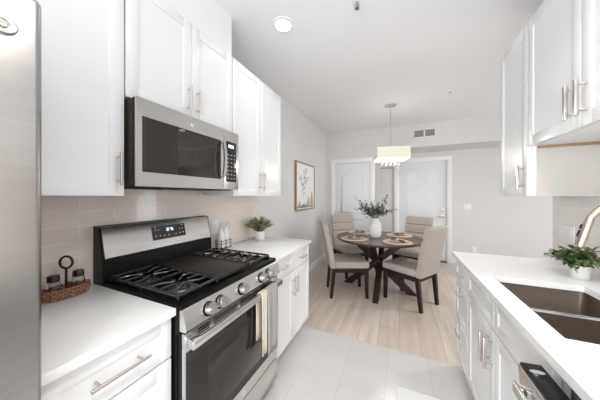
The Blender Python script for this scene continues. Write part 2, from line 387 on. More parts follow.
# sink
t = thing('kitchen_sink', 'undermount double-bowl stainless steel sink set in the right-hand counter', 'sink', ((SX0+SX1)/2, (SY0+SY1)/2, .68))
YM = 1.285
def bowl(y0, y1):
    b = BM(); x0, x1 = SX0-.004, SX1+.004; zt, zb = .8825, .69; r = .025; n = 4
    def ring(ins, z):
        out = []
        for (cx, cy, a0) in ((x1-ins-r, y1-ins-r, 0), (x0+ins+r, y1-ins-r, 90), (x0+ins+r, y0+ins+r, 180), (x1-ins-r, y0+ins+r, 270)):
            for k in range(n+1):
                a = math.radians(a0+90*k/n); out.append(b.verts.new((cx+r*math.cos(a), cy+r*math.sin(a), z)))
        return out
    R = [ring(-.012, zt), ring(0, zt), ring(.004, zb+.02), ring(.02, zb), ]
    O = [ring(-.012, zt-.003), ring(-.004, zt-.004), ring(0, zb-.004)]
    fs = []
    for A, B in list(zip(R, R[1:]))+[(R[0], O[0])]+list(zip(O, O[1:])):
        for k in range(len(A)): fs.append(b.faces.new((A[k], A[(k+1) % len(A)], B[(k+1) % len(A)], B[k])))
    fs.append(b.faces.new(R[-1])); fs.append(b.faces.new(O[-1]))
    bmesh.ops.recalc_face_normals(b, faces=fs)
    o = obj('bowl', b, 'sink', t)
    cx, cy = (x0+x1)/2+.04, (y0+y1)/2
    b = BM(); lathe(b, [(.0, .004), (.018, .003), (.03, .005), (.043, .006), (.046, .001)], (cx, cy, zb), 24); obj('drain', b, 'chrome', o)
bowl(SY0, YM-.016); bowl(YM+.016, SY1)
b = BM(); box(b, SX0-.004, SX1+.004, YM-.014, YM+.014, .868, .884, .004); obj('divider', b, 'chrome', t)
# right uppers
G3 = 'white upper cabinets on the right wall'
t = thing('wall_cabinet', 'tall narrow white upper cabinet at the dining end of the right wall', 'cabinet', (.89, 2.01, UB), G3)
b = BM(); box(b, .739, RW-.001, 1.812, 2.212, UB, TOP, .001); obj('body', b, 'cab', t)
b = BM(); box(b, .760, RW-.002, 1.8085, 1.812, UB+.002, 1.672); obj('side_panel', b, 'cabside', t)['label'] = 'side panel toned a darker beige'  # side face below the sink cabinet, coloured darker than the body
d = shaker('door', t, .738, -1, 1.812, 2.212, UB, TOP); bar_pull(d, .719, -1, 1.848, 1.848, 1.415, 1.565, r=.0075, square=True)
t = thing('wall_cabinet', 'short wide two-door white upper cabinet above the sink', 'cabinet', (.89, 1.36, 1.675), G3)
b = BM(); box(b, .739, RW-.001, .915, 1.810, 1.678, TOP, .001); obj('body', b, 'cab', t)
b = BM(); box(b, .745, RW-.005, .92, 1.788, 1.673, 1.679); obj('bottom_panel', b, 'cab', t)
b = BM(); box(b, .765, RW-.003, 1.790, 1.809, 1.660, 1.678, .001); obj('wood_strip', b, 'fwood', t)
for i, (a, c) in enumerate(((.915, 1.372), (1.372, 1.810))):
    d = shaker('door', t, .738, -1, a, c, 1.672, TOP); hy = 1.338 if i == 0 else 1.404
    bar_pull(d, .719, -1, hy, hy, 1.715, 1.868, r=.0075, square=True)

# ---------------- refrigerator ----------------
t = thing('refrigerator', 'tall stainless steel refrigerator at the left edge of the picture', 'refrigerator', (-1.1, -.22, 0))
b = BM(); box(b, LW+.01, -.84, -.675, .232, .02, 1.82, .004); obj('body', b, 'brown', t)
b = BM(); box(b, -.835, -.765, -.675, .232, .02, .60, .014, 4); d = obj('freezer_drawer', b, 'fridge', t)
b = BM(); tube(b, [(-.765, -.5, .53), (-.72, -.5, .53), (-.72, .06, .53), (-.765, .06, .53)], .012, 12); obj('handle', b, 'steelh', d)
b = BM(); box(b, -.835, -.765, -.219, .232, .608, 1.83, .014, 4); d = obj('door', b, 'fridge', t)
b = BM(); lathe(b, [(0, .004), (.012, .0045), (.0155, .007), (.0195, .007), (.0215, .004), (.0215, 0)], (-.765, .172, 1.737), 32, 'x'); e = obj('badge', b, 'chrome', t)
b = BM()
for s in (0, 1):
    pts = [(-.7595, .172+(.009-.0045*i/10)*math.cos(i*.5+s*3.14), 1.737+(.010-.004*i/10)*math.sin(i*.5+s*3.14)) for i in range(11)]
    tube(b, pts, .0009, 6)
obj('monogram', b, 'gold', e)
b = BM(); tube(b, [(-.765, -.17, .75), (-.715, -.17, .77), (-.715, -.17, 1.5), (-.765, -.17, 1.52)], .012, 12); obj('handle', b, 'steelh', d)
b = BM(); box(b, -.835, -.765, -.675, -.225, .608, 1.83, .014, 4); d = obj('door', b, 'fridge', t)
b = BM(); tube(b, [(-.765, -.27, .75), (-.715, -.27, .77), (-.715, -.27, 1.5), (-.765, -.27, 1.52)], .012, 12); obj('handle', b, 'steelh', d)

# ---------------- range ----------------
R0, R1 = .628, 1.395
t = thing('gas_range', 'stainless steel gas range with black cooktop between the left counters', 'stove', (-1.12, 1.01, 0))
b = BM(); box(b, LW+.012, -.838, R0+.002, R1-.002, .07, .900, .002); obj('body', b, 'black', t)
for (x, y) in ((-1.42, R0+.05), (-1.42, R1-.05), (-.88, R0+.05), (-.88, R1-.05)):
    b = BM(); tube(b, [(x, y, 0), (x, y, .072)], .016, 12); obj('foot', b, 'black', t)
b = BM()   # cooktop tray with raised rim
box(b, -1.405, -.815, R0, R1, .898, .912, .003)
for (a, c, e, f) in ((-1.405, -1.385, R0, R1), (-.85, -.812, R0, R1), (-1.385, -.85, R0, R0+.018), (-1.385, -.85, R1-.018, R1)):
    box(b, a, c, e, f, .905, .926, .005)
ct = obj('cooktop', b, 'black', t)
for (x, y, r) in ((-1.24, .765, .042), (-.98, .765, .050), (-1.24, 1.258, .036), (-.98, 1.258, .048), (-1.11, 1.01, .05)):
    b = BM(); lathe(b, [(r*1.25, 0), (r*1.25, .006), (r, .008), (r, .014), (0, .014)], (x, y, .912), 24); u = obj('burner', b, 'nickel', t)
    b = BM(); lathe(b, [(r*.92, .0), (r*.92, .006), (r*.85, .009), (0, .010)], (x, y, .9265), 24); obj('burner_cap', b, 'iron', u)
def grate(y0, y1):
    b = BM(); z = .947; r = .0055; x0, x1 = -1.375, -.862
    def bar(p, q, rr=r): tube(b, [(p[0], p[1], p[2] if len(p) > 2 else z), (q[0], q[1], q[2] if len(q) > 2 else z)], rr, 6)
    def rb(xa, xb, ya, yb): box(b, min(xa, xb), max(xa, xb), min(ya, yb), max(ya, yb), z-.008, z+.005, .002)
    for y in (y0, y1): rb(x0, x1, y-.006, y+.006)
    for x in (x0, x1): rb(x-.006, x+.006, y0, y1)
    xm = (x0+x1)/2; rb(xm-.006, xm+.006, y0, y1)
    cy = (y0+y1)/2; W_ = y1-y0
    for (ca, cb) in ((x0, xm), (xm, x1)):
        L_ = cb-ca
        for k in range(1, 4):
            x = ca+L_*k/4; zz = z+.001
            if k == 2:
                for s_ in (-1, 1): tube(b, [(x, cy+s_*W_/2, zz), (x, cy+s_*.035, zz+.001)], .0052, 6)
            else:
                q = (k-2)*-1
                for s_ in (-1, 1):   # finger bars swing toward the burner
                    tube(b, [(x, cy+s_*W_/2, zz), (x, cy+s_*.062, zz), (x+q*.010, cy+s_*.048, zz), (x+q*.030, cy+s_*.024, zz), (x+q*.034, cy+s_*.012, zz)], .0052, 6)
        tube(b, [(ca, cy, z), (ca+L_*.36, cy, z)], .0052, 6); tube(b, [(cb, cy, z), (cb-L_*.36, cy, z)], .0052, 6)
    for x in (x0, xm, x1):
        for y in (y0, y1): box(b, x-.006, x+.006, y-.006, y+.006, .926 if x != xm else .912, z, .002)
    obj('grate', b, 'iron', t)
grate(.655, .875); grate(1.150, 1.370)
b = BM(); box(b, -1.375, -.862, .884, 1.141, .936, .950, .003); box(b, -1.375, -.862, .884, .893, .936, .956, .003); box(b, -1.375, -.862, 1.132, 1.141, .936, .956, .003)
box(b, -1.37, -.867, .9, 1.13, .926, .937); obj('griddle', b, 'griddle', t)
# backguard
b = BM(); prism(b, [(-1.465, .90), (-1.375, .90), (-1.382, 1.04), (-1.418, 1.205), (-1.43, 1.212), (-1.465, 1.212)], R0-.006, 1.342, 'y'); bgd = obj('backguard', b, 'black', t)
b = BM(); prism(b, [(-1.386, 1.045), (-1.376, 1.043), (-1.370, 1.050), (-1.372, 1.058), (-1.406, 1.200), (-1.413, 1.208), (-1.424, 1.209)], R0+.002, 1.325, 'y'); p = obj('fascia', b, 'steelh', t)
# fascia front plane helper
def fas(y, s, lift=.0):   # s 0..1 up the slope
    a = Vector((-1.372, 0, 1.058)); c = Vector((-1.406, 0, 1.200)); q = a+(c-a)*s; n = Vector((.972, 0, .233)); q += n*lift; return (q.x, y, q.z)
def fas_quad(b, y0, y1, s0, s1, lift=.001, th=.002):
    V = [b.verts.new(fas(y, s, l)) for l in (lift, lift+th) for (y, s) in ((y0, s0), (y1, s0), (y1, s1), (y0, s1))]
    for f in ((0, 1, 2, 3), (7, 6, 5, 4), (0, 4, 5, 1), (1, 5, 6, 2), (2, 6, 7, 3), (3, 7, 4, 0)): b.faces.new([V[i] for i in f])
    bmesh.ops.recalc_face_normals(b, faces=b.faces)
b = BM(); fas_quad(b, .880, 1.108, .27, .86); dp = obj('control_display', b, 'display', t)
b = BM(); SEG = {'1': 'bc', '2': 'abged', '4': 'fgbc', '6': 'afgedc', '0': 'abcdef', ':': ':'}
def digit(y, ch, s0=.60, h=.13, w=.0075):
    sm = s0+h/2; s1 = s0+h; th = .002; ths = .018
    if ch == ':':
        fas_quad(b, y, y+.002, s0+.05, s0+.07, .0035, .0006); fas_quad(b, y, y+.002, s0+.13, s0+.15, .0035, .0006); return
    for g in SEG[ch]:
        Q = {'a': (y, y+w, s1-ths, s1), 'd': (y, y+w, s0, s0+ths), 'g': (y, y+w, sm-ths/2, sm+ths/2), 'f': (y, y+th, sm, s1), 'e': (y, y+th, s0, sm), 'b': (y+w-th, y+w, sm, s1), 'c': (y+w-th, y+w, s0, sm)}[g]
        fas_quad(b, *Q, .0035, .0006)
for i, ch in enumerate('12:46'): digit(.968+i*.0105, ch)
obj('digits', b, 'led', dp)
for (y, s_) in [(.895, .68), (.915, .68), (.895, .42), (.922, .42), (.95, .40), (.978, .40), (1.03, .40), (1.06, .42), (1.06, .62), (1.082, .62), (1.086, .42), (.895, .80), (1.082, .78)]:
    b = BM(); fas_quad(b, y, y+.009, s_, s_+.035, .0032, .0006); obj('button', b, 'print', dp)
# control panel (sloped) and knobs
b = BM(); prism(b, [(-.818, .818), (-.785, .818), (-.778, .828), (-.800, .896), (-.810, .904), (-.818, .904)], R0, R1, 'y'); cp = obj('control_panel', b, 'steelh', t)
b = BM(); box(b, -.845, -.8185, R0, R1, .800, .902); obj('panel_backing', b, 'black', t)
for y in (.752, .824, .985, 1.172, 1.255):
    c0 = Vector((-.789, y, .861)); nrm = Vector((.95, 0, .31))
    q = nrm.to_track_quat('Z', 'Y').to_matrix().to_4x4(); Mx = Matrix.Translation(c0) @ q
    b = BM(); lathe(b, [(.032, 0), (.032, .004), (.0275, .007)], (0, 0, 0), 28); bmesh.ops.transform(b, matrix=Mx, verts=b.verts); kb = obj('knob', b, 'black', t)
    b = BM(); lathe(b, [(.027, .006), (.0265, .028), (.024, .032), (0, .032)], (0, 0, 0), 28)
    box(b, -.0215, .0215, -.0065, .0065, .022, .042, .003); bmesh.ops.transform(b, matrix=Mx, verts=b.verts); obj('knob_cap', b, 'knobm', kb)
# oven door
XD = -.797
def frame_x(b, x0, x1, y0, y1, z0, z1, hy0, hy1, hz0, hz1):
    ys = [y0, hy0, hy1, y1]; zs = [z0, hz0, hz1, z1]; V = {}
    for k, x in enumerate((x0, x1)):
        for i, y in enumerate(ys):
            for j, z in enumerate(zs): V[i, j, k] = b.verts.new((x, y, z))
    for i in range(3):
        for j in range(3):
            if (i, j) != (1, 1):
                for k in (0, 1): b.faces.new([V[i, j, k], V[i+1, j, k], V[i+1, j+1, k], V[i, j+1, k]])
    def side(p, q): b.faces.new([V[p+(0,)], V[q+(0,)], V[q+(1,)], V[p+(1,)]])
    for i in range(3): side((i, 0), (i+1, 0)); side((i, 3), (i+1, 3)); side((0, i), (0, i+1)); side((3, i), (3, i+1))
    for p, q in (((1, 1), (2, 1)), ((1, 2), (2, 2)), ((1, 1), (1, 2)), ((2, 1), (2, 2))): side(p, q)
    bmesh.ops.recalc_face_normals(b, faces=b.faces)
b = BM(); frame_x(b, -.812, XD, R0+.006, R1-.006, .232, .806, R0+.012, R1-.012, .300, .728); od = obj('oven_door', b, 'steelh', t)
b = BM(); box(b, -.836, -.8125, R0+.006, R1-.006, .232, .800); obj('door_core', b, 'black', od)
b = BM(); box(b, -.812, XD-.002, R0+.0125, R1-.0125, .3005, .7275); obj('glass_surround', b, 'glass', od)
b = BM(); box(b, -.802, XD-.0018, R0+.13, R1-.13, .345, .665, .001); obj('window', b, 'rack', od)
b = BM()
for (y0, y1) in ((.70, .765), (.79, .955), (.98, 1.15), (1.175, 1.28)):
    for z in (.770, .782, .794): box(b, XD-.003, XD+.0008, y0, y1, z-.0045, z+.0022)
obj('vent_slots', b, 'black', od)
b = BM(); box(b, -.768, -.750, R0+.010, R1-.010, .750, .786, .005, 3)
for y in (R0+.035, R1-.035): box(b, XD-.002, -.757, y-.022, y+.022, .748, .788, .006)
obj('oven_handle', b, 'steelh', od)
b = BM(); lathe(b, [(0, .002), (.011, .002), (.013, .0)], (XD, 1.01, .266), 20, 'x'); obj('badge', b, 'chrome', od)
b = BM(); box(b, -.835, XD-.002, R0+.006, R1-.006, .075, .222, .004); dr = obj('storage_drawer', b, 'steelh', t)
# towel
def towel(y0, y1, zt, zf, zb, m, xo=0):
    b = BM(); n = 10; rows = []
    pr = [(-.786, zb)]+[(-.785, zb+(zt-zb)*k/6) for k in range(1, 6)]+[(-.781, zt-.01), (-.772, zt+.004), (-.759, zt+.007), (-.748, zt+.004), (-.742, zt-.01)]+[(-.7405, zt-(zt-zf)*k/7) for k in range(1, 8)]
    for k, (x, z) in enumerate(pr):
        row = []
        for i in range(n+1):
            u = i/n; amp = .003*min(1, abs(z-zt)/.12); xx = x+xo+amp*math.sin(u*9+.6)*(1 if k > 8 else -.5)*(1) 
            pinch = 1-.10*min(1, (zt-z)/.3) if k > 8 else 1
            row.append(b.verts.new((xx, (y0+y1)/2+(u-.5)*(y1-y0)*pinch, z)))
        rows.append(row)
    for A, B in zip(rows, rows[1:]):
        for i in range(n): b.faces.new((A[i], A[i+1], B[i+1], B[i]))
    o = obj('dish_towel', b, m, None, True); s = o.modifiers.new('s', 'SOLIDIFY'); s.thickness = .005; s.offset = 1
    return o
tag(towel(1.112, 1.168, .788, .415, .50, 'towelc'), 'cream dish towel hanging on the oven handle, nearer the camera', 'towel', 'dish towels on the oven handle')
tag(towel(1.172, 1.300, .788, .375, .47, 'towelg'), 'grey ribbed dish towel hanging on the oven handle, right of the cream one', 'towel', 'dish towels on the oven handle')

# ---------------- microwave ----------------
MX = -1.098; m0, m1 = .622, 1.330; mz0, mz1 = 1.418, 1.832
t = thing('microwave', 'stainless over-the-range microwave mounted above the gas range', 'microwave', (-1.3, .98, mz0))
b = BM(); box(b, LW+.01, MX-.035, m0+.004, m1+.012, mz0+.004, mz1-.001, .002); obj('body', b, 'brown', t)
b = BM(); ysp = 1.178
frame_x(b, MX-.010, MX, m0, ysp, mz0, mz1, m0+.026, ysp-.026, mz0+.068, mz1-.084)
md = obj('door', b, 'steelh', t)
b = BM(); box(b, MX-.034, MX-.0105, m0+.003, m1-.003, mz0, mz1); obj('door_core', b, 'black', t)
b = BM(); box(b, MX-.010, MX-.002, m0+.0265, ysp-.0265, mz0+.0685, mz1-.0845); obj('window', b, 'mglass', md)
b = BM(); hy = ysp-.022; 
hp = [(.0, mz0+.078), (.030, mz0+.090), (.040, mz0+.14), (.043, (mz0+mz1)/2), (.040, mz1-.155), (.030, mz1-.105), (.0, mz1-.093)]
prism(b, [(MX-.001+d_, z_) for d_, z_ in hp]+[(MX-.001+d_-.011, z_) for d_, z_ in hp[-2:0:-1]], hy-.012, hy+.012, 'y'); obj('handle', b, 'steelh', md)
b = BM(); lathe(b, [(0, .002), (.011, .002), (.013, 0)], (MX, .93, mz1-.045), 20, 'x'); obj('badge', b, 'chrome', md)
b = BM(); box(b, MX-.010, MX, ysp+.002, m1, mz0, mz1, .002); cp = obj('control_panel', b, 'steelh', t)
b = BM(); box(b, MX-.01, MX+.0012, ysp+.022, m1-.024, mz0+.055, mz1-.075, .001); kp = obj('keypad', b, 'display', t)
b = BM(); box(b, MX+.0008, MX+.002, ysp+.045, m1-.055, mz1-.118, mz1-.098); obj('digits', b, 'led', kp)
for i in range(3):
    for j in range(7):
        y = ysp+.036+i*.032; z = mz0+.075+j*.028; b = BM(); box(b, MX+.0008, MX+.0018, y, y+.014, z, z+.005); obj('button', b, 'print', kp)
b = BM(); box(b, LW+.06, MX-.04, m0+.05, m1-.04, mz0-.006, mz0+.004, .001)
for i in range(3): box(b, -1.25+.03*i, -1.235+.03*i, .70, .80, mz0-.010, mz0-.005)
obj('grease_filter', b, 'griddle', t)

# ---------------- dishwasher (door cracked open) ----------------
t = thing('dishwasher', 'stainless dishwasher under the right counter with its door slightly open', 'dishwasher', (.75, .61, 0))
b = BM(); box(b, .46, RW-.03, .316, .914, .02, .866, .002); obj('tub', b, 'gasket', t)
HX, HZ = .452, .11; th = -math.radians(4.6)
Rm = Matrix.Translation((HX, 0, HZ)) @ Matrix.Rotation(th, 4, 'Y') @ Matrix.Translation((-HX, 0, -HZ))
b = BM(); box(b, .398, .404, .320, .912, .11, .856, .002); bmesh.ops.transform(b, matrix=Rm, verts=b.verts); dd = obj('door', b, 'steelh', t)
b = BM(); box(b, .404, .455, .320, .912, .11, .862, .002); bmesh.ops.transform(b, matrix=Rm, verts=b.verts); dl = obj('control_edge', b, 'black', t)
b = BM(); lathe(b, [(.011, 0), (.011, .0015), (0, .0018)], (0, 0, 0), 24)
bmesh.ops.transform(b, matrix=Rm @ Matrix.Translation((.428, .872, .862)) @ Matrix.Scale(1.6, 4, (1, 0, 0)) @ Matrix.Scale(.8, 4, (0, 1, 0)), verts=b.verts); obj('power_button', b, 'chrome', dl)
for i in range(12):
    b = BM(); box(b, .418, .448, .40+i*.032, .412+i*.032, .8615, .8632); bmesh.ops.transform(b, matrix=Rm, verts=b.verts); obj('touch_key', b, 'gasket', dl)
b = BM(); box(b, .374, .385, .335, .897, .775, .812, .004); box(b, .382, .40, .868, .892, .78, .806, .003); box(b, .382, .40, .34, .364, .78, .806, .003)
bmesh.ops.transform(b, matrix=Rm, verts=b.verts); obj('handle', b, 'steelh', dd)
b = BM(); box(b, .46, .478, .318, .912, 0, .10); obj('toe_panel', b, 'black', t)

# ---------------- faucet ----------------
t = thing('faucet', 'brushed champagne pull-down gooseneck faucet over the sink', 'faucet', (.945, 1.29, .914))
fy = 1.29
ctl = [Vector((x, fy, z)) for x, z in ((.93, .914), (.93, 1.08), (.93, 1.20), (.922, 1.268), (.895, 1.322), (.85, 1.350), (.80, 1.353), (.755, 1.338), (.722, 1.312), (.700, 1.282))]
arc = []
for i in range(len(ctl)-1):      # smooth the gooseneck
    q0, q1, q2, q3 = ctl[max(i-1, 0)], ctl[i], ctl[i+1], ctl[min(i+2, len(ctl)-1)]
    for k in range(4):
        u = k/4; arc.append(.5*((2*q1)+(q2-q0)*u+(2*q0-5*q1+4*q2-q3)*u*u+(3*q1-q0-3*q2+q3)*u**3))
arc.append(ctl[-1])
b = BM(); tube(b, arc, .0125, 16); sp = obj('spout', b, 'gold', t)
e = Vector(arc[-1])
b = BM(); dv = Vector((-.030, 0, -.115)).normalized()
tube(b, [e-dv*.01, e+dv*.01, e+dv*.07, e+dv*.118], [.0130, .0138, .0145, .0140], 18); hd = obj('spray_head', b, 'gold', t)
b = BM()
side = Vector((-dv.z, 0, dv.x)); side = -side if side.x > 0 else side
for (s0, s1) in ((.030, .048), (.054, .082)):
    a = e+dv*s0+side*.0135; c = e+dv*s1+side*.0140; tube(b, [a, (a+c)/2+side*.001, c], .0045, 8)
obj('spray_button', b, 'black', hd)
b = BM(); lathe(b, [(.03, 0), (.03, .008), (.022, .012), (.021, .07), (0.0125, .075)], (.93, fy, .914), 24); obj('base', b, 'gold', t)
b = BM(); tube(b, [(.93, fy, .965), (.93, fy-.045, .975), (.93, fy-.11, 1.0)], [.011, .009, .006], 10); obj('lever', b, 'gold', t)

# ---------------- plants ----------------
def leaf(b, p, d, L, w, up=Vector((0, 0, 1)), curl=.15):
    d = d.normalized(); s = d.cross(up)
    if s.length < .05: s = Vector((1, 0, 0))
    s.normalize(); n = s.cross(d)
    A = b.verts.new(p); B = b.verts.new(p+d*L*.3+s*w*.42+n*w*.10); B2 = b.verts.new(p+d*L*.3-s*w*.42+n*w*.10)
    Mi = b.verts.new(p+d*L*.35-n*w*.08); Cc = b.verts.new(p+d*L*.68+s*w*.36+n*(w*.08-curl*L*.3)); C2 = b.verts.new(p+d*L*.68-s*w*.36+n*(w*.08-curl*L*.3))
    Mj = b.verts.new(p+d*L*.7-n*(curl*L*.4)); T = b.verts.new(p+d*L-n*curl*L)
    for f in ((A, B, Mi), (A, Mi, B2), (B, Cc, Mj, Mi), (Mi, Mj, C2, B2), (Cc, T, Mj), (Mj, T, C2)): b.faces.new(f)
rnd = random.Random(11)
def rv(r=1): return Vector((rnd.uniform(-r, r), rnd.uniform(-r, r), rnd.uniform(-r, r)))
def potted(name, label, cat, c, pr, ph, spread, height, n, L, w, lm, nst=26, wide=1.0):
    t = thing(name, label, cat, c)
    b = BM(); lathe(b, [(0, 0), (pr*.82, 0), (pr*.86, .004), (pr, ph), (pr*.92, ph), (pr*.88, ph-.012), (0, ph-.012)], c, 28); obj('pot', b, 'ceramic', t)
    b = BM(); lathe(b, [(0, 0), (pr*.87, 0), (pr*.5, .004), (0, .006)], (c[0], c[1], c[2]+ph-.0115), 20); obj('soil', b, 'soil', t)
    bs, bl = BM(), BM()
    for i in range(nst):
        a = rnd.uniform(0, 6.283); q = math.sqrt(rnd.uniform(0.02, 1)); R = spread*q
        h = height*(1-.55*q*q)*rnd.uniform(.75, 1.05)
        p0 = Vector((c[0]+rnd.uniform(-.5, .5)*pr, c[1]+rnd.uniform(-.5, .5)*pr, c[2]+ph-.01))
        p3 = Vector((c[0]+R*math.cos(a), c[1]+R*math.sin(a), c[2]+ph+h)); p1 = p0+Vector((0, 0, h*.6))
        pts = [p0*(1-s)**2+p1*2*s*(1-s)+p3*s*s for s in (0, .25, .5, .75, 1)]
        tube(bs, pts, .0012, 5)
        k = n//nst
        for j in range(k):
            s = .25+.75*(j+1)/k; p = p0*(1-s)**2+p1*2*s*(1-s)+p3*s*s
            d = (p3-p1).normalized()*.6+rv(.9); d.z *= .6; leaf(bl, p, d, L*rnd.uniform(.7, 1.15), w*rnd.uniform(.8, 1.1), curl=rnd.uniform(0, .3))
    obj('stems', bs, 'stem', t); obj('foliage', bl, lm, t, True); return t
potted('potted_plant', 'leafy green plant in a round white pot behind the sink', 'plant', (.925, 1.775, .9145), .042, .072, .115, .095, 420, .048, .026, 'leaf2', 42)
potted('potted_herb', 'small pale green thyme plant in a white pot on the left counter', 'plant', (-1.335, 1.955, .9145), .054, .092, .150, .150, 2600, .024, .013, 'leaf3', 130)

# ---------------- table ----------------
TC = Vector((-.287, 3.50, 0))
t = thing('dining_table', 'round dark walnut dining table with crossed beam base', 'table', TC)
b = BM(); lathe(b, [(0, .728), (.585, .728), (.605, .740), (.610, .752), (.606, .760), (0, .760)], (TC.x, TC.y, 0), 72); obj('tabletop', b, 'ttop', t)
for k in range(4):
    a = math.radians(90*k-3); d = Vector((math.cos(a), math.sin(a), 0)); s = Vector((-d.y, d.x, 0))
    b = BM(); off = s*(.033 if k % 2 else -.033)*1
    p0 = TC+d*.46+off; p1 = TC-d*.36+Vector((0, 0, .728))+off; hw = .052; tk = .036
    V = []
    for (p, q) in ((p0, 1), (p1, 1)):
        for (i, j) in ((-1, -1), (1, -1), (1, 1), (-1, 1)): V.append(b.verts.new(p+d*hw*i*1.25+s*tk*j))
    for f in ((0, 1, 2, 3), (4, 5, 6, 7), (0, 1, 5, 4), (1, 2, 6, 5), (2, 3, 7, 6), (3, 0, 4, 7)): b.faces.new([V[i] for i in f])
    bmesh.ops.recalc_face_normals(b, faces=b.faces)
    bmesh.ops.bevel(b, geom=list(b.edges), offset=.003, segments=1, affect='EDGES')
    obj('leg', b, 'wood', t)
b = BM(); box(b, TC.x-.06, TC.x+.06, TC.y-.06, TC.y+.06, .31, .39, .006); obj('hub', b, 'wood', t)
b = BM(); box(b, TC.x-.40, TC.x+.40, TC.y-.04, TC.y+.04, .705, .728, .003); box(b, TC.x-.04, TC.x+.04, TC.y-.40, TC.y+.40, .705, .728, .003); obj('top_brace', b, 'wood', t)

# ---------------- chairs ----------------
def make_chair():
    t = thing('dining_chair', '', 'chair', (0, 0, 0), 'dining chairs around the round table')
    def leg(x0, y0, x1, y1, zt):
        b = BM(); V = []
        for (x, y, z, h) in ((x0, y0, 0, .0185), (x1, y1, zt, .025)):
            for (i, j) in ((-1, -1), (1, -1), (1, 1), (-1, 1)): V.append(b.verts.new((x+i*h, y+j*h, z)))
        for f in ((0, 1, 2, 3), (4, 5, 6, 7), (0, 1, 5, 4), (1, 2, 6, 5), (2, 3, 7, 6), (3, 0, 4, 7)): b.faces.new([V[i] for i in f])
        bmesh.ops.recalc_face_normals(b, faces=b.faces); bmesh.ops.bevel(b, geom=list(b.edges), offset=.002, segments=1, affect='EDGES')
        obj('leg', b, 'wood', t)
    for s in (-1, 1): leg(.235, s*.19, .225, s*.195, .405); leg(-.245, s*.185, -.205, s*.195, .405)
    b = BM(); box(b, -.20, .22, -.212, -.188, .345, .405, .002); box(b, -.20, .22, .188, .212, .345, .405, .002); box(b, .215, .238, -.19, .19, .345, .405, .002); box(b, -.222, -.2, -.19, .19, .345, .405, .002); obj('seat_frame', b, 'wood', t)
    b = BM(); g = box(b, -.20, .262, -.235, .235, .405, .492, .028, 4)
    for v in b.verts:
        if v.co.z > .47: v.co.z += .010*max(0, 1-(v.co.x/.27)**2)*max(0, 1-(v.co.y/.24)**2)
    obj('seat', b, 'fabric', t, True)
    # raked, slightly curved back with two stitched bands on the front
    b = BM(); N = 44; rows = []
    def ctr(z): u = (z-.40)/.60; return -.222-.115*u**1.25
    for i in range(N+1):
        z = .405+(1.0-.405)*i/N; x = ctr(z); hw = .215+.004*math.sin(i/N*3.14); tf = .040; tb = .036
        seam = sum(math.exp(-((z-zz)/.012)**2) for zz in (.72, .86))
        edge = 1-.55*max(0, (i-N+1.0))
        fr = x+tf*edge-.020*seam; bk = x-tb*edge
        c = .016; zz = z-(.0 if i < N else 0)
        prof = [(fr-c, -hw), (fr, -hw+c), (fr+.004, -hw*.5), (fr+.006, 0), (fr+.004, hw*.5), (fr, hw-c), (fr-c, hw), (bk+c, hw), (bk, hw-c), (bk, 0), (bk, -hw+c), (bk+c, -hw)]
        if i == N: prof = [(x+(a-x)*.9, q*.985) for a, q in prof]; zz += .004
        rows.append([b.verts.new((a, q, zz)) for a, q in prof])
    for A, B in zip(rows, rows[1:]):
        for k in range(12): b.faces.new((A[k], A[(k+1) % 12], B[(k+1) % 12], B[k]))
    b.faces.new(rows[0]); b.faces.new(rows[-1]); bmesh.ops.recalc_face_normals(b, faces=b.faces)
    obj('backrest', b, 'fabric', t, True)
    return t
proto = make_chair()
CH = [(-.685, 3.165, 24, 'beige upholstered dining chair at the front left of the table, seen side-on'),
      (.132, 3.248, 147, 'beige upholstered dining chair at the front right with its back turned to the camera'),
      (-.80, 3.975, -50, 'beige upholstered dining chair at the back left, facing the table'),
      (.195, 4.165, 246, 'beige upholstered dining chair at the back right near the entry door')]
for i, (x, y, a, lab) in enumerate(CH):
    o = proto if i == 0 else copy_tree(proto)
    o.location = (x, y, 0); o.rotation_euler = (0, 0, math.radians(a)); o['label'] = lab

